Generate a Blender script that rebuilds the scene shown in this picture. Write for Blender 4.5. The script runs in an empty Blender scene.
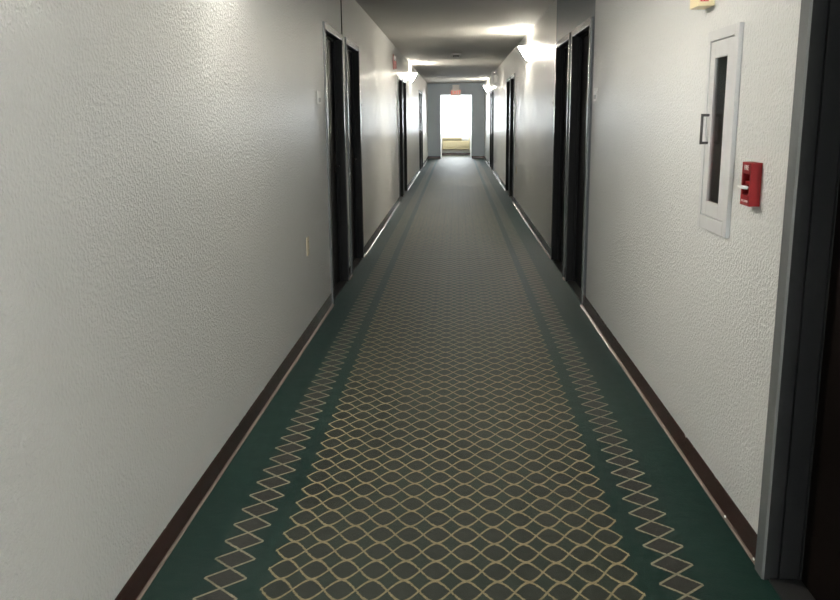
import bpy, bmesh, math
from mathutils import Vector, Matrix

S = bpy.context.scene
COL = S.collection
HW, H = 0.938, 2.44            # half width and ceiling height of the corridor
Y0, Y1 = -6.0, 28.5            # corridor behind the camera .. far end
TH = 0.16                      # wall thickness
AW, AD, AH = 0.515, 31.2, 2.08  # alcove half width, window wall, alcove ceiling

# ------------------------------------------------------------------ materials
def new_mat(name):
    m = bpy.data.materials.new(name); m.use_nodes = True
    nt = m.node_tree
    return m, nt, nt.nodes['Principled BSDF']

def simple(name, rgb, rough=0.5, metal=0.0, spec=0.5, emis=None, estr=0.0, noise=0.06):
    m, nt, b = new_mat(name)
    b.inputs['Roughness'].default_value = rough
    b.inputs['Metallic'].default_value = metal
    b.inputs['Specular IOR Level'].default_value = spec
    if emis:
        b.inputs['Emission Color'].default_value = (*emis, 1)
        b.inputs['Emission Strength'].default_value = estr
    tc = nt.nodes.new('ShaderNodeTexCoord')
    n = nt.nodes.new('ShaderNodeTexNoise'); n.inputs['Scale'].default_value = 30; n.inputs['Detail'].default_value = 3
    nt.links.new(tc.outputs['Object'], n.inputs['Vector'])
    mx = nt.nodes.new('ShaderNodeMix'); mx.data_type = 'RGBA'
    mx.inputs[6].default_value = (*[c * (1 - noise) for c in rgb], 1)
    mx.inputs[7].default_value = (*[min(1, c * (1 + noise)) for c in rgb], 1)
    nt.links.new(n.outputs['Fac'], mx.inputs[0]); nt.links.new(mx.outputs[2], b.inputs['Base Color'])
    return m

def wall_paint(name, rgb, rough, bump, scale=75.0, dist=0.004, spec=0.5):
    """orange-peel roller / knock-down texture under semi-gloss paint"""
    m, nt, b = new_mat(name)
    L = nt.links.new
    b.inputs['Roughness'].default_value = rough
    b.inputs['Specular IOR Level'].default_value = spec
    tc = nt.nodes.new('ShaderNodeTexCoord')
    n = nt.nodes.new('ShaderNodeTexNoise'); n.inputs['Scale'].default_value = scale
    n.inputs['Detail'].default_value = 3.0; n.inputs['Roughness'].default_value = 0.55
    L(tc.outputs['Object'], n.inputs['Vector'])
    r = nt.nodes.new('ShaderNodeMapRange'); r.interpolation_type = 'SMOOTHSTEP'
    r.inputs['From Min'].default_value = 0.40; r.inputs['From Max'].default_value = 0.66
    L(n.outputs['Fac'], r.inputs['Value'])
    bp = nt.nodes.new('ShaderNodeBump'); bp.inputs['Strength'].default_value = bump; bp.inputs['Distance'].default_value = dist
    L(r.outputs['Result'], bp.inputs['Height']); L(bp.outputs['Normal'], b.inputs['Normal'])
    n2 = nt.nodes.new('ShaderNodeTexNoise'); n2.inputs['Scale'].default_value = 1.3; n2.inputs['Detail'].default_value = 4
    L(tc.outputs['Object'], n2.inputs['Vector'])
    mx = nt.nodes.new('ShaderNodeMix'); mx.data_type = 'RGBA'
    mx.inputs[6].default_value = (*[c * 0.95 for c in rgb], 1); mx.inputs[7].default_value = (*[min(1, c * 1.04) for c in rgb], 1)
    L(n2.outputs['Fac'], mx.inputs[0]); L(mx.outputs[2], b.inputs['Base Color'])
    return m

def carpet_mat():
    m, nt, b = new_mat('carpet')
    L = nt.links.new
    def M(op, a, c=None, d=None, clamp=False):
        n = nt.nodes.new('ShaderNodeMath'); n.operation = op; n.use_clamp = clamp
        for i, v in enumerate((a, c, d)):
            if v is None: continue
            if isinstance(v, (int, float)): n.inputs[i].default_value = v
            else: L(v, n.inputs[i])
        return n.outputs[0]
    def mix(f, a, c):
        n = nt.nodes.new('ShaderNodeMix'); n.data_type = 'RGBA'
        L(f, n.inputs[0])
        for i, v in ((6, a), (7, c)):
            if isinstance(v, tuple): n.inputs[i].default_value = (*v, 1)
            else: L(v, n.inputs[i])
        return n.outputs[2]
    def noise(scale, detail=2):
        n = nt.nodes.new('ShaderNodeTexNoise'); n.inputs['Scale'].default_value = scale; n.inputs['Detail'].default_value = detail
        L(tc.outputs['Object'], n.inputs['Vector']); return n.outputs['Fac']
    tc = nt.nodes.new('ShaderNodeTexCoord')
    sx = nt.nodes.new('ShaderNodeSeparateXYZ'); L(tc.outputs['Object'], sx.inputs[0])
    wob = M('ADD', M('MULTIPLY', M('SUBTRACT', noise(95), 0.5), 0.006), M('MULTIPLY', M('SUBTRACT', noise(330, 1), 0.5), 0.0055))
    X = M('ADD', M('ADD', sx.outputs['X'], 0.018), wob)
    V = M('ADD', M('DIVIDE', M('SUBTRACT', sx.outputs['Y'], 2.258), 0.1154), M('MULTIPLY', wob, 8.0))
    def lens(u, v, kt=0.30):
        s = M('FRACT', u)
        tri = M('SUBTRACT', 1.0, M('ABSOLUTE', M('SUBTRACT', M('MULTIPLY', s, 2.0), 1.0)))
        sn = M('SINE', M('MULTIPLY', s, math.pi))
        prof = M('MULTIPLY', M('ADD', M('MULTIPLY', tri, kt), M('MULTIPLY', sn, 1 - kt)), 0.5)
        dv = M('ABSOLUTE', M('SUBTRACT', v, M('ROUND', v)))
        sd = M('SUBTRACT', dv, prof)                      # <0 inside
        return sd
    def line(sd, w, k):
        d = M('DIVIDE', M('MULTIPLY', M('ABSOLUTE', sd), 0.1167), k)
        n = nt.nodes.new('ShaderNodeMapRange'); n.interpolation_type = 'SMOOTHSTEP'
        n.inputs['From Min'].default_value = w * 0.45; n.inputs['From Max'].default_value = w
        n.inputs['To Min'].default_value = 1; n.inputs['To Max'].default_value = 0
        L(d, n.inputs['Value']); return n.outputs['Result']
    u = M('DIVIDE', X, 0.0945)
    sd = lens(M('ADD', u, 20.0), M('ADD', V, 100.0))
    au = M('ABSOLUTE', u)
    field6 = M('LESS_THAN', au, 6.03); field55 = M('LESS_THAN', au, 5.5)
    inl = M('LESS_THAN', sd, 0.0)
    lens_f = M('MULTIPLY', inl, field6)
    dia_f = M('MULTIPLY', M('SUBTRACT', 1.0, inl), field55)
    line_f = M('MULTIPLY', line(sd, 0.0060, 1.5), field6)
    # side chains of single diamonds
    u2 = M('DIVIDE', M('SUBTRACT', M('ABSOLUTE', X), 0.6245), 0.1305)
    inch = M('MULTIPLY', M('GREATER_THAN', u2, 0.0), M('LESS_THAN', u2, 1.0))
    sd2 = lens(u2, M('ADD', V, 100.5), 1.0)
    ch_f = M('MULTIPLY', M('LESS_THAN', sd2, 0.0), inch)
    chl_f = M('MULTIPLY', line(sd2, 0.0056, 1.35), inch)
    frz = M('ADD', 0.30, M('MULTIPLY', noise(300, 2), 1.25), None, True)      # frayed yarn
    line_f = M('MULTIPLY', line_f, frz); chl_f = M('MULTIPLY', chl_f, frz)
    # colours
    blot = noise(2.2, 4); grain = noise(420, 2); fleck = noise(70, 3)
    green = mix(fleck, (0.0018, 0.0115, 0.0078), (0.0035, 0.0205, 0.014))
    c_l = mix(fleck, (0.0115, 0.0125, 0.0082), (0.021, 0.0225, 0.015))
    c_d = mix(fleck, (0.0105, 0.0155, 0.0095), (0.018, 0.026, 0.0165))
    c_c = mix(fleck, (0.017, 0.0150, 0.012), (0.031, 0.027, 0.022))
    gold = mix(fleck, (0.115, 0.085, 0.043), (0.31, 0.245, 0.132))
    tan = mix(fleck, (0.115, 0.098, 0.064), (0.30, 0.26, 0.172))
    c = mix(dia_f, green, c_d); c = mix(lens_f, c, c_l); c = mix(line_f, c, gold)
    c = mix(ch_f, c, c_c); c = mix(chl_f, c, tan)
    # trodden, dusty lane along the middle and general pile grain
    n = nt.nodes.new('ShaderNodeMix'); n.data_type = 'RGBA'; n.blend_type = 'MULTIPLY'; n.inputs[0].default_value = 1.0
    L(c, n.inputs[6])
    g = M('ADD', 0.35, M('ADD', M('MULTIPLY', grain, 0.95), M('MULTIPLY', blot, 0.35)))
    cg = nt.nodes.new('ShaderNodeCombineColor'); L(g, cg.inputs[0]); L(g, cg.inputs[1]); L(g, cg.inputs[2])
    L(cg.outputs[0], n.inputs[7])
    L(n.outputs[2], b.inputs['Base Color'])
    b.inputs['Roughness'].default_value = 0.57
    b.inputs['Specular IOR Level'].default_value = 0.21
    b.inputs['Sheen Weight'].default_value = 0.05
    b.inputs['Sheen Roughness'].default_value = 0.3
    b.inputs['Sheen Tint'].default_value = (0.35, 0.92, 1.0, 1)
    b.inputs['Specular Tint'].default_value = (0.80, 0.97, 1.0, 1)
    bp = nt.nodes.new('ShaderNodeBump'); bp.inputs['Strength'].default_value = 0.5; bp.inputs['Distance'].default_value = 0.003
    L(M('ADD', noise(260, 3), M('MULTIPLY', noise(14, 2), 1.2)), bp.inputs['Height']); L(bp.outputs['Normal'], b.inputs['Normal'])
    return m

def base_mat():
    """vinyl cove base: maroon brown, toe scuffed and dusty with painted-in top light, paint smears at its top edge"""
    m, nt, b = new_mat('vinyl_base')
    L = nt.links.new
    tc = nt.nodes.new('ShaderNodeTexCoord'); sx = nt.nodes.new('ShaderNodeSeparateXYZ'); L(tc.outputs['Object'], sx.inputs[0])
    n = nt.nodes.new('ShaderNodeTexNoise'); n.inputs['Scale'].default_value = 18; n.inputs['Detail'].default_value = 4
    L(tc.outputs['Object'], n.inputs['Vector'])
    mx = nt.nodes.new('ShaderNodeMix'); mx.data_type = 'RGBA'
    mx.inputs[6].default_value = (0.030, 0.012, 0.010, 1); mx.inputs[7].default_value = (0.062, 0.027, 0.022, 1)
    L(n.outputs['Fac'], mx.inputs[0])
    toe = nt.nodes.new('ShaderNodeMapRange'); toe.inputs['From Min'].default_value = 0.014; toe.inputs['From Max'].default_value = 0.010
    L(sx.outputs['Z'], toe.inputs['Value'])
    m2 = nt.nodes.new('ShaderNodeMix'); m2.data_type = 'RGBA'; m2.inputs[7].default_value = (0.22, 0.175, 0.15, 1)  # toe dust, with the light on its upturned face painted in
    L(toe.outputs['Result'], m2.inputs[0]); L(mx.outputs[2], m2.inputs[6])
    # smears of wall paint along the top edge
    n3 = nt.nodes.new('ShaderNodeTexNoise'); n3.inputs['Scale'].default_value = 26; n3.inputs['Detail'].default_value = 3
    L(tc.outputs['Object'], n3.inputs['Vector'])
    e = nt.nodes.new('ShaderNodeMapRange'); e.inputs['From Min'].default_value = 0.076; e.inputs['From Max'].default_value = 0.091
    e.inputs['To Max'].default_value = 0.38; L(sx.outputs['Z'], e.inputs['Value'])
    ad = nt.nodes.new('ShaderNodeMath'); ad.operation = 'ADD'; L(e.outputs['Result'], ad.inputs[0]); L(n3.outputs['Fac'], ad.inputs[1])
    gt = nt.nodes.new('ShaderNodeMath'); gt.operation = 'GREATER_THAN'; gt.inputs[1].default_value = 1.0; L(ad.outputs[0], gt.inputs[0])
    m3 = nt.nodes.new('ShaderNodeMix'); m3.data_type = 'RGBA'; m3.inputs[7].default_value = (0.5, 0.5, 0.48, 1)
    L(gt.outputs[0], m3.inputs[0]); L(m2.outputs[2], m3.inputs[6])
    L(m3.outputs[2], b.inputs['Base Color'])
    b.inputs['Roughness'].default_value = 0.24
    return m

def glass_mat(name, tint, refl=1.0):
    m = bpy.data.materials.new(name); m.use_nodes = True
    nt = m.node_tree; nt.nodes.clear(); L = nt.links.new
    out = nt.nodes.new('ShaderNodeOutputMaterial'); mx = nt.nodes.new('ShaderNodeMixShader')
    tr = nt.nodes.new('ShaderNodeBsdfTransparent'); tr.inputs[0].default_value = (*tint, 1)
    gl = nt.nodes.new('ShaderNodeBsdfGlossy'); gl.inputs['Roughness'].default_value = 0.08
    gl.inputs[0].default_value = (refl, refl, refl, 1)
    fr = nt.nodes.new('ShaderNodeFresnel'); ge = nt.nodes.new('ShaderNodeNewGeometry')
    ir = nt.nodes.new('ShaderNodeMapRange'); ir.inputs['To Min'].default_value = 1.45; ir.inputs['To Max'].default_value = 1 / 1.45   # same reflectance on both faces of the thin pane
    L(ge.outputs['Backfacing'], ir.inputs['Value']); L(ir.outputs['Result'], fr.inputs[0])
    L(fr.outputs[0], mx.inputs[0]); L(tr.outputs[0], mx.inputs[1]); L(gl.outputs[0], mx.inputs[2]); L(mx.outputs[0], out.inputs[0])
    return m

MAT = dict(
    wall=wall_paint('wall_paint', (0.60, 0.605, 0.59), 0.33, 0.72, 82.0, 0.0032, 0.19),
    slate_wall=wall_paint('slate_wall_paint', (0.085, 0.11, 0.135), 0.40, 0.35),
    ceil=wall_paint('ceiling_paint', (0.52, 0.515, 0.49), 0.75, 0.5, 110, 0.004),
    slate_end=wall_paint('slate_end_wall_hazed', (0.42, 0.49, 0.56), 0.40, 0.35),  # same slate, made paler with lens haze painted in
    white_wall=wall_paint('white_wall_paint', (0.78, 0.77, 0.74), 0.45, 0.25),
    carpet=carpet_mat(), base=base_mat(),
    frame=simple('slate_gloss_paint', (0.125, 0.130, 0.131), 0.25),
    reveal=simple('near_black_reveal', (0.019, 0.0195, 0.0195), 0.6, spec=0.06),  # near-black for frame reveals and the wall strip, far darker than the faces
    door=simple('dark_door_paint', (0.008, 0.008, 0.010), 0.6, spec=0.2),
    brown_door=simple('dark_brown_wood', (0.004, 0.0025, 0.0018), 0.7, spec=0.05),
    bronze=simple('dark_bronze', (0.05, 0.042, 0.035), 0.4, 0.9),
    plastic=simple('white_plastic', (0.74, 0.74, 0.72), 0.4),
    ivory=simple('ivory_plastic', (0.62, 0.55, 0.40), 0.35),
    cream=simple('cream_enamel', (0.80, 0.68, 0.42), 0.4),
    dark=simple('dark_recess', (0.012, 0.012, 0.012), 0.6),
    cab=simple('grey_white_enamel', (0.54, 0.545, 0.545), 0.4),
    cabin=simple('cabinet_interior', (0.26, 0.33, 0.30), 0.6),
    red=simple('red_enamel', (0.22, 0.007, 0.008), 0.45, spec=0.25),
    ext_red=simple('bright_red_enamel', (0.62, 0.035, 0.03), 0.3),
    dred=simple('deep_red_enamel', (0.16, 0.010, 0.012), 0.5),
    steel=simple('brushed_steel', (0.42, 0.42, 0.42), 0.35, 0.9),
    hand=simple('dark_handle_metal', (0.10, 0.10, 0.10), 0.35, 0.8),
    beige=simple('beige_enamel', (0.66, 0.57, 0.36), 0.45),
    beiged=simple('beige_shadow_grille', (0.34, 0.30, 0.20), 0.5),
    winw=simple('white_vinyl', (0.82, 0.82, 0.80), 0.35),
    white=simple('white_paint_chip', (0.85, 0.85, 0.82), 0.5),
    redtxt=simple('red_ink', (0.55, 0.03, 0.03), 0.5),
    whitetxt=simple('white_ink', (0.62, 0.52, 0.50), 0.5),
    pinkish=simple('faded_red_plastic', (0.36, 0.15, 0.14), 0.4),
    exitred=simple('lit_red_letters', (0.7, 0.06, 0.04), 0.4, emis=(1.0, 0.22, 0.15), estr=0.35),
    lens=simple('clear_lamp_lens', (0.8, 0.8, 0.8), 0.12, 0.85),
    shade=simple('lit_frosted_glass', (0.9, 0.88, 0.82), 0.35, emis=(1.0, 0.92, 0.78), estr=84.0),
    shade_b=simple('lit_frosted_glass_strong_bulb', (0.9, 0.88, 0.82), 0.35, emis=(1.0, 0.95, 0.86), estr=105.0),
    shade_c=simple('lit_frosted_glass_rear_fill', (0.9, 0.88, 0.82), 0.35, emis=(1.0, 0.97, 0.90), estr=275.0),  # unseen rear sconce, placed and boosted to light the near left wall
    pane=glass_mat('window_glass', (0.97, 0.98, 0.98)),
    tint=glass_mat('tinted_glass', (0.86, 0.88, 0.87), 0.30),
)

# ------------------------------------------------------------------ mesh helpers
def bm_new(): return bmesh.new()

def box(bm, x0, x1, y0, y1, z0, z1, mi=0):
    x0, x1 = min(x0, x1), max(x0, x1)
    v = [bm.verts.new((x, y, z)) for x in (x0, x1) for y in (y0, y1) for z in (z0, z1)]
    for q in ((0, 1, 3, 2), (4, 6, 7, 5), (0, 4, 5, 1), (2, 3, 7, 6), (0, 2, 6, 4), (1, 5, 7, 3)):
        f = bm.faces.new([v[i] for i in q]); f.material_index = mi
    return v

def build(name, bm, mats, parent=None, bevel=0.0, smooth=False, off=None):
    bmesh.ops.recalc_face_normals(bm, faces=bm.faces)
    me = bpy.data.meshes.new(name); bm.to_mesh(me); bm.free()
    for mt in (mats if isinstance(mats, (list, tuple)) else [mats]): me.materials.append(MAT[mt])
    o = bpy.data.objects.new(name, me); COL.objects.link(o)
    if parent: o.parent = parent
    if smooth:
        for p in me.polygons: p.use_smooth = True
    if bevel:
        md = o.modifiers.new('Bevel', 'BEVEL'); md.width = bevel; md.segments = 2; md.limit_method = 'ANGLE'; md.angle_limit = 0.7
    return o

def tag(o, label, cat, group=None, kind=None):
    o['label'] = label; o['category'] = cat
    if group: o['group'] = group
    if kind: o['kind'] = kind
    return o

def empty(name, loc, rz=0.0):
    o = bpy.data.objects.new(name, None); COL.objects.link(o); o.location = loc; o.rotation_euler = (0, 0, rz)
    o.empty_display_size = 0.1
    return o

def copy_tree(o, parent=None):
    c = o.copy(); COL.objects.link(c)
    if parent: c.parent = parent
    for ch in list(o.children): copy_tree(ch, c)
    return c

def lathe(bm, prof, n=32, a0=0.0, a1=2 * math.pi, axis='Z', centre=(0, 0, 0)):
    full = abs(a1 - a0 - 2 * math.pi) < 1e-6
    k = n if full else n + 1
    rings = []
    for r, z in prof:
        ring = []
        for i in range(k):
            a = a0 + (a1 - a0) * i / n
            p = (r * math.cos(a), r * math.sin(a), z)
            if axis == 'X': p = (p[2], p[0], p[1])
            if axis == 'Y': p = (p[0], p[2], p[1])
            ring.append(bm.verts.new(Vector(p) + Vector(centre)))
        rings.append(ring)
    for a, b in zip(rings, rings[1:]):
        for i in range(n):
            j = (i + 1) % k
            bm.faces.new((a[i], a[j], b[j], b[i]))
    return rings

def disc_lathe(bm, prof, n=32, axis='Z', centre=(0, 0, 0)):
    rings = lathe(bm, prof, n, axis=axis, centre=centre)
    bm.faces.new(rings[0][::-1]); bm.faces.new(rings[-1])

def tube(bm, pts, r, n=10):
    pts = [Vector(p) for p in pts]; rings = []
    for i, p in enumerate(pts):
        t = (pts[min(i + 1, len(pts) - 1)] - pts[max(i - 1, 0)]).normalized()
        a = t.cross(Vector((0.13, 0.31, 0.94)));
        if a.length < 1e-3: a = t.cross(Vector((1, 0, 0)))
        a.normalize(); b = t.cross(a)
        rings.append([bm.verts.new(p + (a * math.cos(2 * math.pi * k / n) + b * math.sin(2 * math.pi * k / n)) * r) for k in range(n)])
    for p, q in zip(rings, rings[1:]):
        for k in range(n): bm.faces.new((p[k], p[(k + 1) % n], q[(k + 1) % n], q[k]))
    bm.faces.new(rings[0][::-1]); bm.faces.new(rings[-1])

def text_mesh(name, s, size, mat, parent, M, depth=0.001):
    cu = bpy.data.curves.new(name, 'FONT'); cu.body = s; cu.size = size; cu.extrude = depth
    cu.align_x = 'CENTER'; cu.align_y = 'CENTER'
    t = bpy.data.objects.new(name, cu); COL.objects.link(t)
    dg = bpy.context.evaluated_depsgraph_get(); dg.update()
    me = bpy.data.meshes.new_from_object(t.evaluated_get(dg))
    bpy.data.objects.remove(t); me.name = name; me.transform(M)
    me.materials.clear(); me.materials.append(MAT[mat])
    o = bpy.data.objects.new(name, me); COL.objects.link(o); o.parent = parent
    return o

# ------------------------------------------------------------------ doors layout
LEFT = [(6.155, 7.139), (7.351, 8.335), (13.912, 14.896), (15.109, 16.092), (21.700, 22.683), (22.896, 23.880)]
RIGHT = [(1.379, 2.418), (6.125, 7.108), (7.230, 8.213), (13.872, 14.855), (15.007, 15.991), (21.497, 22.480), (22.612, 23.596)]
DT = 2.037                      # top of a door frame
FW = 0.05                       # face width of a frame
HOLE = 0.042
CAB = (2.928, 3.248, 0.975, 1.652)   # hole of the extinguisher cabinet (y0 y1 z0 z1)

def wall_mesh(name, side, holes, slate=None):
    """a thick wall with openings, front face at x = side*HW"""
    ys = sorted({Y0, Y1, *[h[0] for h in holes], *[h[1] for h in holes], *(slate[:2] if slate else ())})
    zs = sorted({0.0, H, *[h[2] for h in holes], *[h[3] for h in holes]})
    def solid(i, j):
        if not (0 <= i < len(ys) - 1 and 0 <= j < len(zs) - 1): return False
        y, z = (ys[i] + ys[i + 1]) / 2, (zs[j] + zs[j + 1]) / 2
        return not any(h[0] < y < h[1] and h[2] < z < h[3] for h in holes)
    bm = bm_new(); cache = {}
    xf, xb = side * HW, side * (HW + TH)
    def V(x, y, z):
        k = (round(x, 4), round(y, 4), round(z, 4))
        if k not in cache: cache[k] = bm.verts.new(k)
        return cache[k]
    for i in range(len(ys) - 1):
        for j in range(len(zs) - 1):
            if not solid(i, j): continue
            a, b, c, d = ys[i], ys[i + 1], zs[j], zs[j + 1]
            mi = 1 if slate and slate[0] - 1e-6 <= a and b <= slate[1] + 1e-6 else 0
            for x in (xf, xb):
                f = bm.faces.new((V(x, a, c), V(x, b, c), V(x, b, d), V(x, a, d))); f.material_index = mi
            if not solid(i - 1, j): bm.faces.new((V(xf, a, c), V(xb, a, c), V(xb, a, d), V(xf, a, d)))
            if not solid(i + 1, j): bm.faces.new((V(xf, b, c), V(xb, b, c), V(xb, b, d), V(xf, b, d)))
            if not solid(i, j - 1): bm.faces.new((V(xf, a, c), V(xb, a, c), V(xb, b, c), V(xf, b, c)))
            if not solid(i, j + 1): bm.faces.new((V(xf, a, d), V(xb, a, d), V(xb, b, d), V(xf, b, d)))
    return build(name, bm, ['wall', 'slate_wall'])

hl = [(a + HOLE, b - HOLE, 0.0, DT - HOLE) for a, b in LEFT]
hr = [(a + HOLE, b - HOLE, 0.0, DT - HOLE) for a, b in RIGHT] + [CAB]
tag(wall_mesh('wall_left', -1, hl), 'pale grey textured wall on the left of the corridor', 'wall', kind='structure')
tag(wall_mesh('wall_right', 1, hr, (6.02, 8.31)), 'pale grey textured wall on the right with a slate painted strip', 'wall', kind='structure')

# floor: carpet with a raised seam and slight ripples
bm = bm_new()
xs = [-1.12 + 2.24 * i / 8 for i in range(9)]
ys = [Y0 - 0.2]
y = Y0 - 0.2
while y < AD + 0.3:
    y += 0.035 if 2.0 < y < 13.0 else 0.4
    ys.append(y)
def fz(x, y):
    z = 0.0
    k = max(0.0, 1 - (abs(x) / 0.86) ** 4)
    z += k * 0.0022 * math.exp(-((y - 8.27 - 0.02 * math.sin(3 * x)) / 0.035) ** 2)           # seam
    if 6.3 < y < 9.5: z += k * 0.0006 * (1 + math.sin(y * 19 + 1.2 * math.sin(2.5 * x + y))) * math.sin((y - 6.3) / 3.2 * math.pi)
    return z
grid = [[bm.verts.new((x, yy, fz(x, yy))) for x in xs] for yy in ys]
for r0, r1 in zip(grid, grid[1:]):
    for i in range(len(xs) - 1): bm.faces.new((r0[i], r0[i + 1], r1[i + 1], r1[i]))
fl = build('floor', bm, 'carpet', smooth=True)
tag(fl, 'dark green carpet with gold diamond lattice and chain borders', 'floor', kind='structure')

bm = bm_new(); box(bm, -HW - TH, HW + TH, Y0 - TH, Y1 + 0.14, H, H + 0.1)
tag(build('ceiling', bm, 'ceil'), 'grey white textured ceiling of the corridor', 'ceiling', kind='structure')
RW, RZ0, RZ1 = 0.80, 0.35, 2.15
bm = bm_new(); box(bm, -HW, -RW, Y0 - TH, Y0, 0, H); box(bm, RW, HW, Y0 - TH, Y0, 0, H)
box(bm, -RW, RW, Y0 - TH, Y0, 0, RZ0); box(bm, -RW, RW, Y0 - TH, Y0, RZ1, H)
tag(build('wall_back', bm, 'wall'), 'pale grey wall closing the corridor behind', 'wall', kind='structure')

# end wall with alcove
bm = bm_new()
box(bm, -HW, -AW, Y1, Y1 + 0.14, 0, H); box(bm, AW, HW, Y1, Y1 + 0.14, 0, H); box(bm, -AW, AW, Y1, Y1 + 0.14, AH, H)
tag(build('wall_end', bm, 'slate_end'), 'slate blue end wall around the window alcove', 'wall', kind='structure')
bm = bm_new()
box(bm, -AW - 0.1, -AW, Y1 + 0.14, AD, 0, AH); box(bm, AW, AW + 0.1, Y1 + 0.14, AD, 0, AH)
tag(build('wall_alcove', bm, 'white_wall'), 'white side walls of the window alcove', 'wall', kind='structure')
bm = bm_new(); box(bm, -AW - 0.1, AW + 0.1, Y1 + 0.14, AD + 0.16, AH, AH + 0.1)
tag(build('ceiling_alcove', bm, 'ceil'), 'low ceiling over the window alcove', 'ceiling', kind='structure')
WZ0, WZ1 = 0.80, AH
bm = bm_new(); box(bm, -AW - 0.1, AW + 0.1, AD, AD + 0.16, 0, WZ0)
tag(build('wall_window', bm, 'white_wall'), 'white wall below the far window', 'wall', kind='structure')

# far window; the rear one is added, out of view, to light the near walls
def window(n, loc, hw, hh, rz, label):
    w = empty('window_%d' % n, loc, rz); tag(w, label, 'window', kind='structure')
    bm = bm_new(); t = 0.035
    box(bm, -hw, -hw + t, 0.02, 0.09, 0, hh); box(bm, hw - t, hw, 0.02, 0.09, 0, hh)
    box(bm, -hw + t, hw - t, 0.02, 0.09, 0, t); box(bm, -hw + t, hw - t, 0.02, 0.09, hh - t, hh)
    build('window_frame', bm, 'winw', w)
    bm = bm_new(); box(bm, -hw + t, hw - t, 0.05, 0.056, t, hh - t); build('window_pane', bm, 'pane', w)
    bm = bm_new(); box(bm, -hw, hw, -0.05, 0.02, 0, 0.025); build('window_sill', bm, 'winw', w, 0.004)
    l = bpy.data.lights.new('window_portal', 'AREA'); l.shape = 'RECTANGLE'; l.size = 2 * hw; l.size_y = hh; l.cycles.is_portal = True
    s = math.cos(rz)
    lo = bpy.data.objects.new('window_portal', l); COL.objects.link(lo); lo.location = (0, loc[1] + s * 0.12, loc[2] + hh / 2)
    lo.rotation_euler = (-math.pi / 2 * s, 0, 0)
window(1, (0, AD, WZ0), AW, WZ1 - WZ0, 0.0, 'bright tall white framed window at the end of the corridor')
window(2, (0, Y0, RZ0), RW, RZ1 - RZ0, math.pi, 'added window behind the camera, out of view, lighting the near walls')

# packaged air conditioner below the window
ac = empty('air_conditioner', (0, AD, 0.19))
tag(ac, 'beige wall air conditioner unit under the bright window', 'air conditioner')
bm = bm_new(); box(bm, -0.49, 0.49, -0.18, 0, 0, 0.10); box(bm, -0.49, 0.49, -0.20, 0, 0.10, 0.31)
box(bm, -0.49, 0.49, -0.17, 0, 0.31, 0.43); build('cabinet', bm, 'beige', ac, 0.012)
bm = bm_new()
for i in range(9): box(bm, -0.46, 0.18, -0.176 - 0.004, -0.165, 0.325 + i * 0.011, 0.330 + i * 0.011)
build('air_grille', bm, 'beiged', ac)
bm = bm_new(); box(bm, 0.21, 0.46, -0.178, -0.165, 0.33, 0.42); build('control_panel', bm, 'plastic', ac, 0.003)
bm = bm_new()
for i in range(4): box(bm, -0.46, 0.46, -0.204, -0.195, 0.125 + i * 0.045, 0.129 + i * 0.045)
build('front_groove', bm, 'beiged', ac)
bm = bm_new(); box(bm, -0.47, 0.47, -0.184, -0.17, 0.01, 0.03); build('drip_edge', bm, 'dark', ac)

# ------------------------------------------------------------------ baseboards
def base_profile(t):            # t: how far the cove toe reaches into the room
    return [(0, 0.0), (t, 0.0), (t, 0.0025), (t * 0.62, 0.0048), (max(0.0065, t * 0.36), 0.012), (0.005, 0.022), (0.0035, 0.084), (0.002, 0.090), (0, 0.090)]
def baseboard(name, p, q, nrm, label, toe=(0.020, 0.020)):
    """cove base extruded from p to q (2d), profile leaning into nrm"""
    bm = bm_new(); rings = []
    for e, t in zip((p, q), toe):
        PROF = base_profile(t)
        rings.append([bm.verts.new((e[0] + nrm[0] * d, e[1] + nrm[1] * d, z)) for d, z in PROF])
    n = len(PROF)
    for i in range(n): bm.faces.new((rings[0][i], rings[0][(i + 1) % n], rings[1][(i + 1) % n], rings[1][i]))
    bm.faces.new(rings[0]); bm.faces.new(rings[1][::-1])
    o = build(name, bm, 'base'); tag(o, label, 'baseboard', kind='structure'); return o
def gaps(doors):
    e = Y0; out = []
    for a, b in doors: out.append((e, a)); e = b
    out.append((e, Y1)); return out
for side, doors, nm in ((-1, LEFT, 'left'), (1, RIGHT, 'right')):
    for a, b in gaps(doors):
        cuts = [a, b]
        if a < 2.6 < b: cuts = [a, 2.82, 3.06, b] if side < 0 else [a, 3.6, b]
        for c, d in zip(cuts, cuts[1:]):
            g = 0.0012 if len(cuts) > 2 else 0
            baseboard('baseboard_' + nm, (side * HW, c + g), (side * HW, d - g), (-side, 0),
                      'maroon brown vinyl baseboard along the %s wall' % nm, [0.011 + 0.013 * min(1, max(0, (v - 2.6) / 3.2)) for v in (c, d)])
for s in (-1, 1):
    baseboard('baseboard_end', (s * AW, Y1), (s * HW, Y1), (0, -1), 'dark baseboard at the foot of the slate end wall')
baseboard('baseboard_window', (-AW, AD), (AW, AD), (0, -1), 'dark baseboard below the air conditioner')

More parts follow.
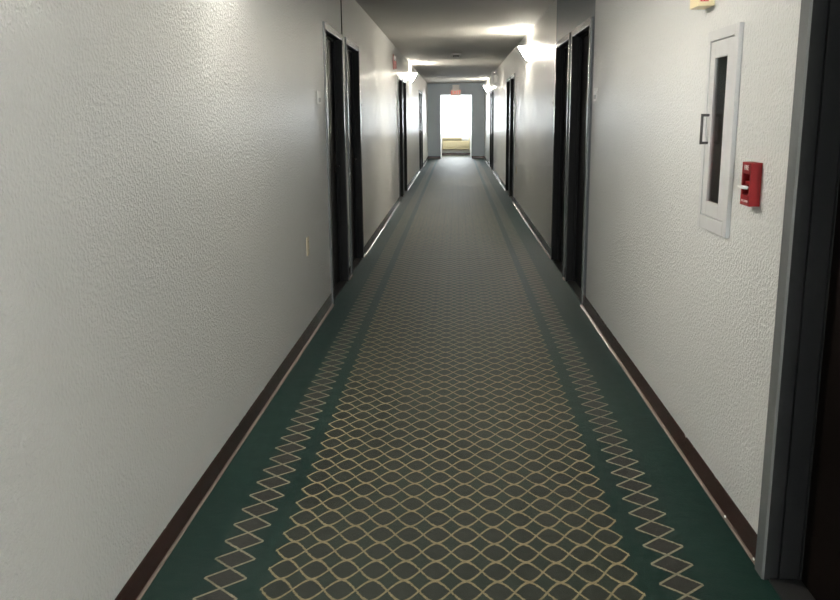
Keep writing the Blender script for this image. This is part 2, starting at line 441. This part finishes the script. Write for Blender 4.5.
# ------------------------------------------------------------------ doors
def door(n, side, a, b, label, deep=False):
    """hollow metal frame with mitred corners around a recessed leaf; local x: + into the corridor"""
    d = empty('door_%d' % n, (side * HW, (a + b) / 2, 0), 0.0)
    tag(d, label, 'door', kind='structure')
    w = (b - a) / 2
    s = -side
    if deep:
        prof = [(0, 0), (0, 0.014), (0.006, 0.018), (0.064, 0.018), (0.070, 0.012), (0.070, -0.024), (0.060, -0.024), (0.060, -0.032), (0.074, -0.032),
                (0.074, -0.088), (0.086, -0.088), (0.086, -0.14), (HOLE, -0.14), (HOLE, 0)]
        leaf_v, u_l = -0.092, 0.075
    else:
        prof = [(0, 0), (0, 0.012), (0.003, 0.014), (FW - 0.003, 0.014), (FW, 0.012), (FW, -0.046), (FW + 0.016, -0.046), (FW + 0.016, -0.062), (FW + 0.001, -0.062),
                (FW + 0.001, -0.12), (HOLE, -0.12), (HOLE, 0)]
        leaf_v, u_l = -0.064, FW + 0.004
    bm = bm_new(); rings = []
    for k in range(4):
        ring = []
        for u, v in prof:
            y, z = ((-w + u, 0.0), (-w + u, DT - u), (w - u, DT - u), (w - u, 0.0))[k]
            ring.append(bm.verts.new((s * v, y, z)))
        rings.append(ring)
    for p, q in zip(rings, rings[1:]):
        for i in range(len(prof)):
            j = (i + 1) % len(prof); f = bm.faces.new((p[i], p[j], q[j], q[i]))
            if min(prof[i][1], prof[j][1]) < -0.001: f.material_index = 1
    bm.faces.new(rings[0]); bm.faces.new(rings[-1][::-1])
    build('door_frame', bm, ['frame', 'reveal'], d)
    bm = bm_new(); box(bm, s * leaf_v, s * (leaf_v - 0.044), -w + u_l, w - u_l, 0.008, DT - u_l)
    lf = build('door_leaf', bm, 'brown_door' if deep else 'door', d)
    bm = bm_new(); box(bm, 0.0, s * (leaf_v - 0.02), -w + u_l, w - u_l, 0.0, 0.007); build('recess_shade_strip', bm, 'dark', d)  # dark strip added over the recess carpet to paint its shade
    # lever handle on the edge away from the hinges, flush enough to stay inside the recess
    hy = (w - u_l - 0.07) * (1 if side < 0 else -1)
    bm = bm_new()
    box(bm, s * (leaf_v + 0.006), s * leaf_v, hy - 0.022, hy + 0.022, 0.93, 1.09)
    build('handle_plate', bm, 'bronze', lf, 0.002)
    bm = bm_new(); tube(bm, [(s * (leaf_v + 0.004), hy, 0.985), (s * (leaf_v + 0.030), hy, 0.985), (s * (leaf_v + 0.034), hy - math.copysign(0.02, hy), 0.985), (s * (leaf_v + 0.034), hy - math.copysign(0.11, hy), 0.983)], 0.007)
    build('handle', bm, 'bronze', lf, smooth=True)
    return d

ORD = ['first', 'second', 'third', 'fourth', 'fifth', 'sixth']
n = 1
for i, (a, b) in enumerate(LEFT):
    door(n, -1, a, b, 'dark recessed door in slate frame, %s along the left wall' % ORD[i]); n += 1
for i, (a, b) in enumerate(RIGHT):
    if i == 0: door(n, 1, a, b, 'dark slate doorway beside the red fire alarm pull', True)
    else: door(n, 1, a, b, 'dark recessed door in slate frame, %s past the alarm along the right wall' % ORD[i - 1])
    n += 1

# ------------------------------------------------------------------ room number plaques
def plaque():
    r = empty('room_sign', (0, 0, 0))
    bm = bm_new(); box(bm, 0, 0.006, -0.055, 0.055, -0.042, 0.042); build('plate', bm, 'plastic', r, 0.002)
    bm = bm_new(); box(bm, 0.006, 0.0075, -0.044, 0.044, -0.030, -0.002); build('insert', bm, 'steel', r)
    return r
pq = plaque(); first = True
PL = [(-1, 5.881, 'white room plaque on the left wall before the first door'), (-1, 8.518, 'white room plaque past the second door on the left wall'),
      (-1, 13.709, 'white room plaque before the third door on the left wall'),
      (1, 5.881, 'white room plaque on the right wall between fire cabinet and door'), (1, 8.436, 'white room plaque on the right wall past the nearest door pair'),
      (1, 13.638, 'white room plaque before the farther door pair on the right wall')]
for s, y, lb in PL:
    o = pq if first else copy_tree(pq); first = False
    o.location = (s * HW, y, 1.510); o.rotation_euler = (0, 0, 0 if s < 0 else math.pi)
    tag(o, lb, 'sign', 'room plaques beside the doors')

# ------------------------------------------------------------------ power outlets
def outlet():
    r = empty('power_outlet', (0, 0, 0))
    bm = bm_new(); box(bm, 0, 0.006, -0.036, 0.036, -0.058, 0.058); build('cover_plate', bm, 'ivory', r, 0.003)
    for z in (-0.026, 0.026):
        bm = bm_new(); disc_lathe(bm, [(0.016, 0.006), (0.016, 0.008)], 20, 'X', (0, 0, z)); so = build('socket', bm, 'ivory', r)
        bm = bm_new()
        for y in (-0.007, 0.007): box(bm, 0.008, 0.0085, y - 0.0012, y + 0.0012, z - 0.002, z + 0.007)
        build('socket_slot', bm, 'dark', so)
    return r
o = outlet(); o.location = (-HW, 5.227, 0.585); tag(o, 'ivory power outlet low on the left wall before the first door', 'outlet', 'power outlets')
o2 = copy_tree(o); o2.location = (HW, 13.28, 0.555); o2.rotation_euler = (0, 0, math.pi)
tag(o2, 'small ivory power outlet low on the right wall between the door pairs', 'outlet', 'power outlets')

# ------------------------------------------------------------------ wall sconces
def sconce(shade='shade'):
    """local +x points into the corridor, origin on the wall at the rim's height"""
    r = empty('wall_sconce', (0, 0, 0))
    bm = bm_new(); box(bm, 0, 0.012, -0.055, 0.055, -0.165, -0.01); build('back_plate', bm, 'plastic', r, 0.003)
    bm = bm_new()
    prof = [(0.016, -0.170), (0.044, -0.132), (0.084, -0.072), (0.128, 0.0), (0.122, 0.002), (0.079, -0.068), (0.039, -0.128), (0.012, -0.164)]
    rings = lathe(bm, prof, 28, -math.pi / 2, math.pi / 2, 'Z', (0.013, 0, 0))
    for e in (0, -1):
        bm.faces.new([q[e] for q in rings])
    rr = [rings[-1], rings[0]]
    for i in range(28): bm.faces.new((rr[0][i], rr[0][i + 1], rr[1][i + 1], rr[1][i]))
    build('glass_shade', bm, shade, r, smooth=True)
    bm = bm_new(); disc_lathe(bm, [(0.006, -0.196), (0.012, -0.190), (0.008, -0.182), (0.018, -0.172), (0.014, -0.166)], 16, 'Z', (0.018, 0, 0))
    build('finial', bm, 'bronze', r, smooth=True)
    bm = bm_new(); disc_lathe(bm, [(0.012, -0.11), (0.014, -0.095), (0.024, -0.08), (0.026, -0.065), (0.018, -0.05), (0.004, -0.040)], 16, 'Z', (0.062, 0, 0))
    build('bulb', bm, shade, r, smooth=True)
    return r
SC_E = 22.0
protos = {'shade': None, 'shade_b': None, 'shade_c': None}
SC = [(1, 11.31, 'lit white wall sconce on the right wall before the emergency light'), (-1, 17.75, 'lit white wall sconce glaring on the left wall past a door pair'),
      (1, 25.45, 'lit white wall sconce on the right wall near the slate end wall'), (-1, 3.42, 'lit white wall sconce high on the left wall across from the fire cabinet'),
      (1, -0.8, 'added wall sconce behind the camera on the right, lighting the near walls')]
for s, y, lb in SC:
    k = 'shade' if y > 5 else 'shade_b' if y > 0 else 'shade_c'      # stronger near bulb; rear sconce is added, unseen, to light the near walls
    if protos[k] is None: o = protos[k] = sconce(k)
    else: o = copy_tree(protos[k])
    o.location = (s * HW, y, 2.24 if y > 5 else 2.335); o.rotation_euler = (0, 0, 0 if s < 0 else math.pi)
    tag(o, lb, 'lamp', 'wall sconces along the corridor')
    l = bpy.data.lights.new('sconce_bulb_light', 'POINT'); l.energy = SC_E if y > 5 else SC_E * 0.12; l.color = (1.0, 0.90, 0.76); l.shadow_soft_size = 0.03
    lo = bpy.data.objects.new('sconce_bulb_light', l); COL.objects.link(lo); lo.location = (s * (HW - 0.085), y, 2.205 if y > 5 else 2.30)

# ------------------------------------------------------------------ smoke detector
sd = empty('smoke_detector', (0.0, 15.2, H)); tag(sd, 'round white smoke detector on the ceiling', 'smoke detector')
bm = bm_new(); disc_lathe(bm, [(0.092, 0), (0.092, -0.022), (0.080, -0.028)], 36); build('base_ring', bm, 'plastic', sd)
bm = bm_new(); disc_lathe(bm, [(0.062, -0.028), (0.062, -0.058)], 36); vr = build('vent_ring', bm, 'dark', sd)
for k in range(12):
    a = 2 * math.pi * k / 12; c, s_ = math.cos(a), math.sin(a)
    bm = bm_new(); tube(bm, [(0.066 * c, 0.066 * s_, -0.026), (0.066 * c, 0.066 * s_, -0.060)], 0.004, 6)
    build('vent_rib', bm, 'plastic', sd)
bm = bm_new(); disc_lathe(bm, [(0.072, -0.057), (0.070, -0.068), (0.050, -0.082), (0.012, -0.088)], 36); build('cap', bm, 'plastic', sd, smooth=True)

# ------------------------------------------------------------------ fire alarm strobe, left wall
r = empty('alarm_strobe', (-HW, 13.01, 2.07)); tag(r, 'red fire alarm strobe high on the left wall before a door pair', 'fire alarm')
bm = bm_new(); box(bm, 0, 0.012, -0.07, 0.07, 0, 0.215); build('back_plate', bm, 'pinkish', r, 0.003)
bm = bm_new(); box(bm, 0.012, 0.05, -0.06, 0.06, 0.01, 0.12); build('horn_body', bm, 'pinkish', r, 0.006)
bm = bm_new()
for i in range(5): box(bm, 0.05, 0.052, -0.045, 0.045, 0.028 + i * 0.018, 0.034 + i * 0.018)
build('horn_grille', bm, 'dark', r)
bm = bm_new(); box(bm, 0.012, 0.045, -0.035, 0.035, 0.135, 0.195); build('strobe_lens', bm, 'plastic', r, 0.010)

# cream alarm box near the top right
r = empty('alarm_box', (HW, 3.318, 1.760)); tag(r, 'cream fire alarm box with red lettering above the fire cabinet', 'fire alarm')
bm = bm_new(); box(bm, 0, -0.060, -0.055, 0.062, 0, 0.15); build('housing', bm, 'cream', r, 0.003)
def face_text(name, s, size, mat, parent, loc, side=1, rot=0.0, depth=0.0006):
    """text on a plane facing -x (side=1, right wall), reading along -y"""
    ex, ey, ez = Vector((0, -side, 0)), Vector((0, 0, 1)), Vector((-side, 0, 0))
    M = Matrix((ex, ey, ez)).transposed().to_4x4(); M.translation = Vector(loc)
    return text_mesh(name, s, size, mat, parent, M @ Matrix.Rotation(rot, 4, 'Z'), depth)
M = Matrix(((0, -1, 0, -0.036), (0, 0, -1, -0.0554), (1, 0, 0, 0.052), (0, 0, 0, 1)))
text_mesh('lettering', 'FIRE', 0.044, 'redtxt', r, M, 0.0006)
bm = bm_new(); box(bm, -0.060, -0.073, -0.036, 0.036, 0.04, 0.12); build('strobe_lens', bm, 'plastic', r, 0.006)

# ------------------------------------------------------------------ exit sign
r = empty('exit_sign', (-0.005, Y1 - 0.10, 2.035)); tag(r, 'small red lettered exit sign hanging above the bright window', 'exit sign')
bm = bm_new(); box(bm, -0.165, 0.165, -0.025, 0.025, 0, 0.20); build('housing', bm, 'plastic', r, 0.006)
bm = bm_new(); box(bm, -0.11, 0.11, -0.035, 0.035, 0.20, 0.335); box(bm, -0.13, 0.13, -0.05, 0.05, 0.335, 0.35); build('ceiling_mount', bm, 'plastic', r, 0.004)
M = Matrix(((1, 0, 0, 0), (0, 0, -1, -0.026), (0, 1, 0, 0.10), (0, 0, 0, 1)))
text_mesh('lettering', 'EXIT', 0.165, 'exitred', r, M, 0.002)

# ------------------------------------------------------------------ emergency light, right wall
r = empty('emergency_light', (HW, 19.97, 2.13)); tag(r, 'white two lamp emergency light high on the right wall', 'emergency light')
bm = bm_new(); box(bm, 0, -0.07, -0.14, 0.14, 0, 0.15); build('housing', bm, 'plastic', r, 0.008)
bm = bm_new(); box(bm, -0.07, -0.072, -0.10, 0.10, 0.02, 0.11); build('front_panel', bm, 'beiged', r)
for y in (-0.09, 0.09):
    bm = bm_new(); tube(bm, [(-0.04, y, 0.145), (-0.05, y, 0.185)], 0.012); nk = build('lamp_neck', bm, 'plastic', r)
    bm = bm_new()
    disc_lathe(bm, [(0.025, 0.045), (0.052, 0.02), (0.058, -0.02)], 24, 'Y', (-0.06, y, 0.215)); hd = build('lamp_head', bm, 'plastic', nk, smooth=False)
    bm = bm_new(); disc_lathe(bm, [(0.050, -0.0205), (0.03, -0.028), (0.005, -0.030)], 24, 'Y', (-0.06, y, 0.215)); build('lamp_lens', bm, 'lens', nk, smooth=True)

# ------------------------------------------------------------------ fire extinguisher cabinet
r = empty('fire_extinguisher_cabinet', (HW, 3.088, 0.956))
tag(r, 'grey white wall cabinet with narrow dark window beside the red alarm pull', 'fire cabinet')
y0, y1, z0, z1 = CAB
c0, c1, d0, d1 = y0 - 3.088, y1 - 3.088, z0 - 0.956, z1 - 0.956
bm = bm_new(); tk = 0.004
box(bm, 0, 0.13, c0, c0 + tk, d0, d1); box(bm, 0, 0.13, c1 - tk, c1, d0, d1)
box(bm, 0, 0.13, c0 + tk, c1 - tk, d0, d0 + tk); box(bm, 0, 0.13, c0 + tk, c1 - tk, d1 - tk, d1); box(bm, 0.126, 0.13, c0 + tk, c1 - tk, d0 + tk, d1 - tk)
build('inner_box', bm, 'cabin', r)
def ring(bm, ya, yb, za, zb, ia, ib, ja, jb, xa, xb):
    box(bm, xa, xb, ya, ia, za, zb); box(bm, xa, xb, ib, yb, za, zb)
    box(bm, xa, xb, ia, ib, za, ja); box(bm, xa, xb, ia, ib, jb, zb)
bm = bm_new(); ring(bm, -0.168, 0.178, 0.0, 0.712, -0.128, 0.145, 0.050, 0.675, 0, -0.016); build('trim_flange', bm, 'cab', r, 0.002)
bm = bm_new(); ring(bm, -0.125, 0.142, 0.053, 0.672, -0.055, 0.086, 0.105, 0.614, 0.002, -0.013); dr = build('door', bm, 'cab', r, 0.0015)
bm = bm_new(); box(bm, -0.006, -0.003, -0.055, 0.086, 0.105, 0.614); build('window_pane', bm, 'tint', dr)
bm = bm_new()
for z in (0.315, 0.415): tube(bm, [(-0.012, 0.115, z), (-0.038, 0.115, z)], 0.005)
tube(bm, [(-0.038, 0.115, 0.31), (-0.038, 0.115, 0.42)], 0.005)
build('handle', bm, 'hand', dr, smooth=True)

ex = empty('fire_extinguisher', (HW + 0.066, 3.093, 0.956 + d0 + tk))
tag(ex, 'red fire extinguisher standing behind the dark cabinet window', 'fire extinguisher')
bm = bm_new(); disc_lathe(bm, [(0.050, 0), (0.054, 0.01), (0.054, 0.34), (0.045, 0.375), (0.02, 0.40), (0.016, 0.42)], 28); build('cylinder_body', bm, 'ext_red', ex, smooth=True)
bm = bm_new(); disc_lathe(bm, [(0.02, 0.42), (0.02, 0.46)], 16); box(bm, -0.012, 0.012, -0.05, 0.09, 0.46, 0.475); box(bm, -0.012, 0.012, -0.02, 0.09, 0.49, 0.502)
box(bm, -0.012, 0.012, -0.02, 0.0, 0.475, 0.49); build('valve_handle', bm, 'dark', ex)
bm = bm_new(); tube(bm, [(0, -0.015, 0.45), (0, -0.06, 0.44), (0, -0.078, 0.38), (0, -0.075, 0.2)], 0.009); build('hose', bm, 'dark', ex, smooth=True)

# ------------------------------------------------------------------ fire alarm pull station
r = empty('fire_alarm_pull', (HW, 2.697, 1.093)); tag(r, 'red fire alarm pull station with white handle', 'fire alarm')
bm = bm_new()
ya, yb, hz, dp = -0.042, 0.042, 0.134, -0.034
ring(bm, ya, yb, 0, hz, ya + 0.012, yb - 0.012, 0.034, 0.098, 0, dp)
box(bm, 0, -0.008, ya + 0.012, yb - 0.012, 0.034, 0.098)
build('housing', bm, 'red', r, 0.0015)
bm = bm_new(); box(bm, -0.008, -0.0095, ya + 0.013, yb - 0.013, 0.036, 0.097); build('recess_back', bm, 'dred', r)
bm = bm_new(); box(bm, -0.0095, -0.040, -0.007, 0.007, 0.050, 0.064); box(bm, -0.0095, -0.030, -0.018, 0.018, 0.064, 0.076); lv = build('lever', bm, 'red', r, 0.002)
bm = bm_new(); tube(bm, [(-0.036, -0.022, 0.057), (-0.044, 0.0, 0.057), (-0.044, 0.012, 0.058), (-0.044, 0.030, 0.060)], 0.0055); build('handle_bar', bm, 'plastic', lv, smooth=True)['label'] = 'white pull bar'
face_text('lettering', 'FIRE', 0.022, 'whitetxt', r, (dp - 0.0006, 0, 0.117))
face_text('lettering', 'PULL DOWN', 0.010, 'whitetxt', r, (dp - 0.0006, 0, 0.014))

# ------------------------------------------------------------------ small things
bm = bm_new(); box(bm, 0, 0.007, -0.008, 0.008, 0, H - DT)
o = build('dark_wall_strip', bm, 'reveal'); o.location = (-HW, 7.17, DT)  # dark vertical strip on the wall above a left door frame
tag(o, 'thin dark vertical strip from a left door frame up to the ceiling', 'raceway')
for y, lb in ((2.74, 'white paint chip on the right baseboard, farther from the doorway'), (2.452, 'white paint chip on the right baseboard beside the slate doorway')):
    bm = bm_new(); bmesh.ops.create_icosphere(bm, subdivisions=2, radius=0.005)
    for v in bm.verts: v.co = Vector((v.co.x * 0.8, v.co.y * 1.3, v.co.z * 0.6 + 0.0015 * math.sin(v.co.y * 900)))
    o = build('paint_chip', bm, 'white', smooth=True); o.location = (HW - 0.007, y, 0.010); tag(o, lb, 'paint chip', 'paint chips on the baseboard')

# ------------------------------------------------------------------ daylight
wd = bpy.data.worlds.new('World'); S.world = wd; wd.use_nodes = True
bg = wd.node_tree.nodes['Background']; bg.inputs[0].default_value = (0.92, 0.965, 1.0, 1); bg.inputs[1].default_value = 9.5
# ------------------------------------------------------------------ camera (recovered from the vanishing points)
c = Vector((420, 300)); v1 = Vector((456, 116.5)); v2 = Vector((457.5, 4180))
f = math.sqrt(-(v1 - c).dot(v2 - c))
Yc = Vector((v1.x - c.x, v1.y - c.y, f)).normalized(); Zc = -Vector((v2.x - c.x, v2.y - c.y, f)).normalized(); Xc = Yc.cross(Zc)
R = Matrix((Xc, Yc, Zc))
M = Matrix.Identity(4)
for i in range(3):
    M[i][0] = R[i][0]; M[i][1] = -R[i][1]; M[i][2] = -R[i][2]
M[0][3], M[1][3], M[2][3] = -0.002, 0.0, 1.375
cd = bpy.data.cameras.new('camera'); cam = bpy.data.objects.new('camera', cd); COL.objects.link(cam)
cd.sensor_width = 36; cd.lens = f / 840 * 36; cd.clip_start = 0.02; cam.matrix_world = M
S.camera = cam
vs = S.view_settings
vs.view_transform = 'Standard'; vs.look = 'None'; vs.gamma = 1; vs.use_curve_mapping = False; vs.exposure = 1.55
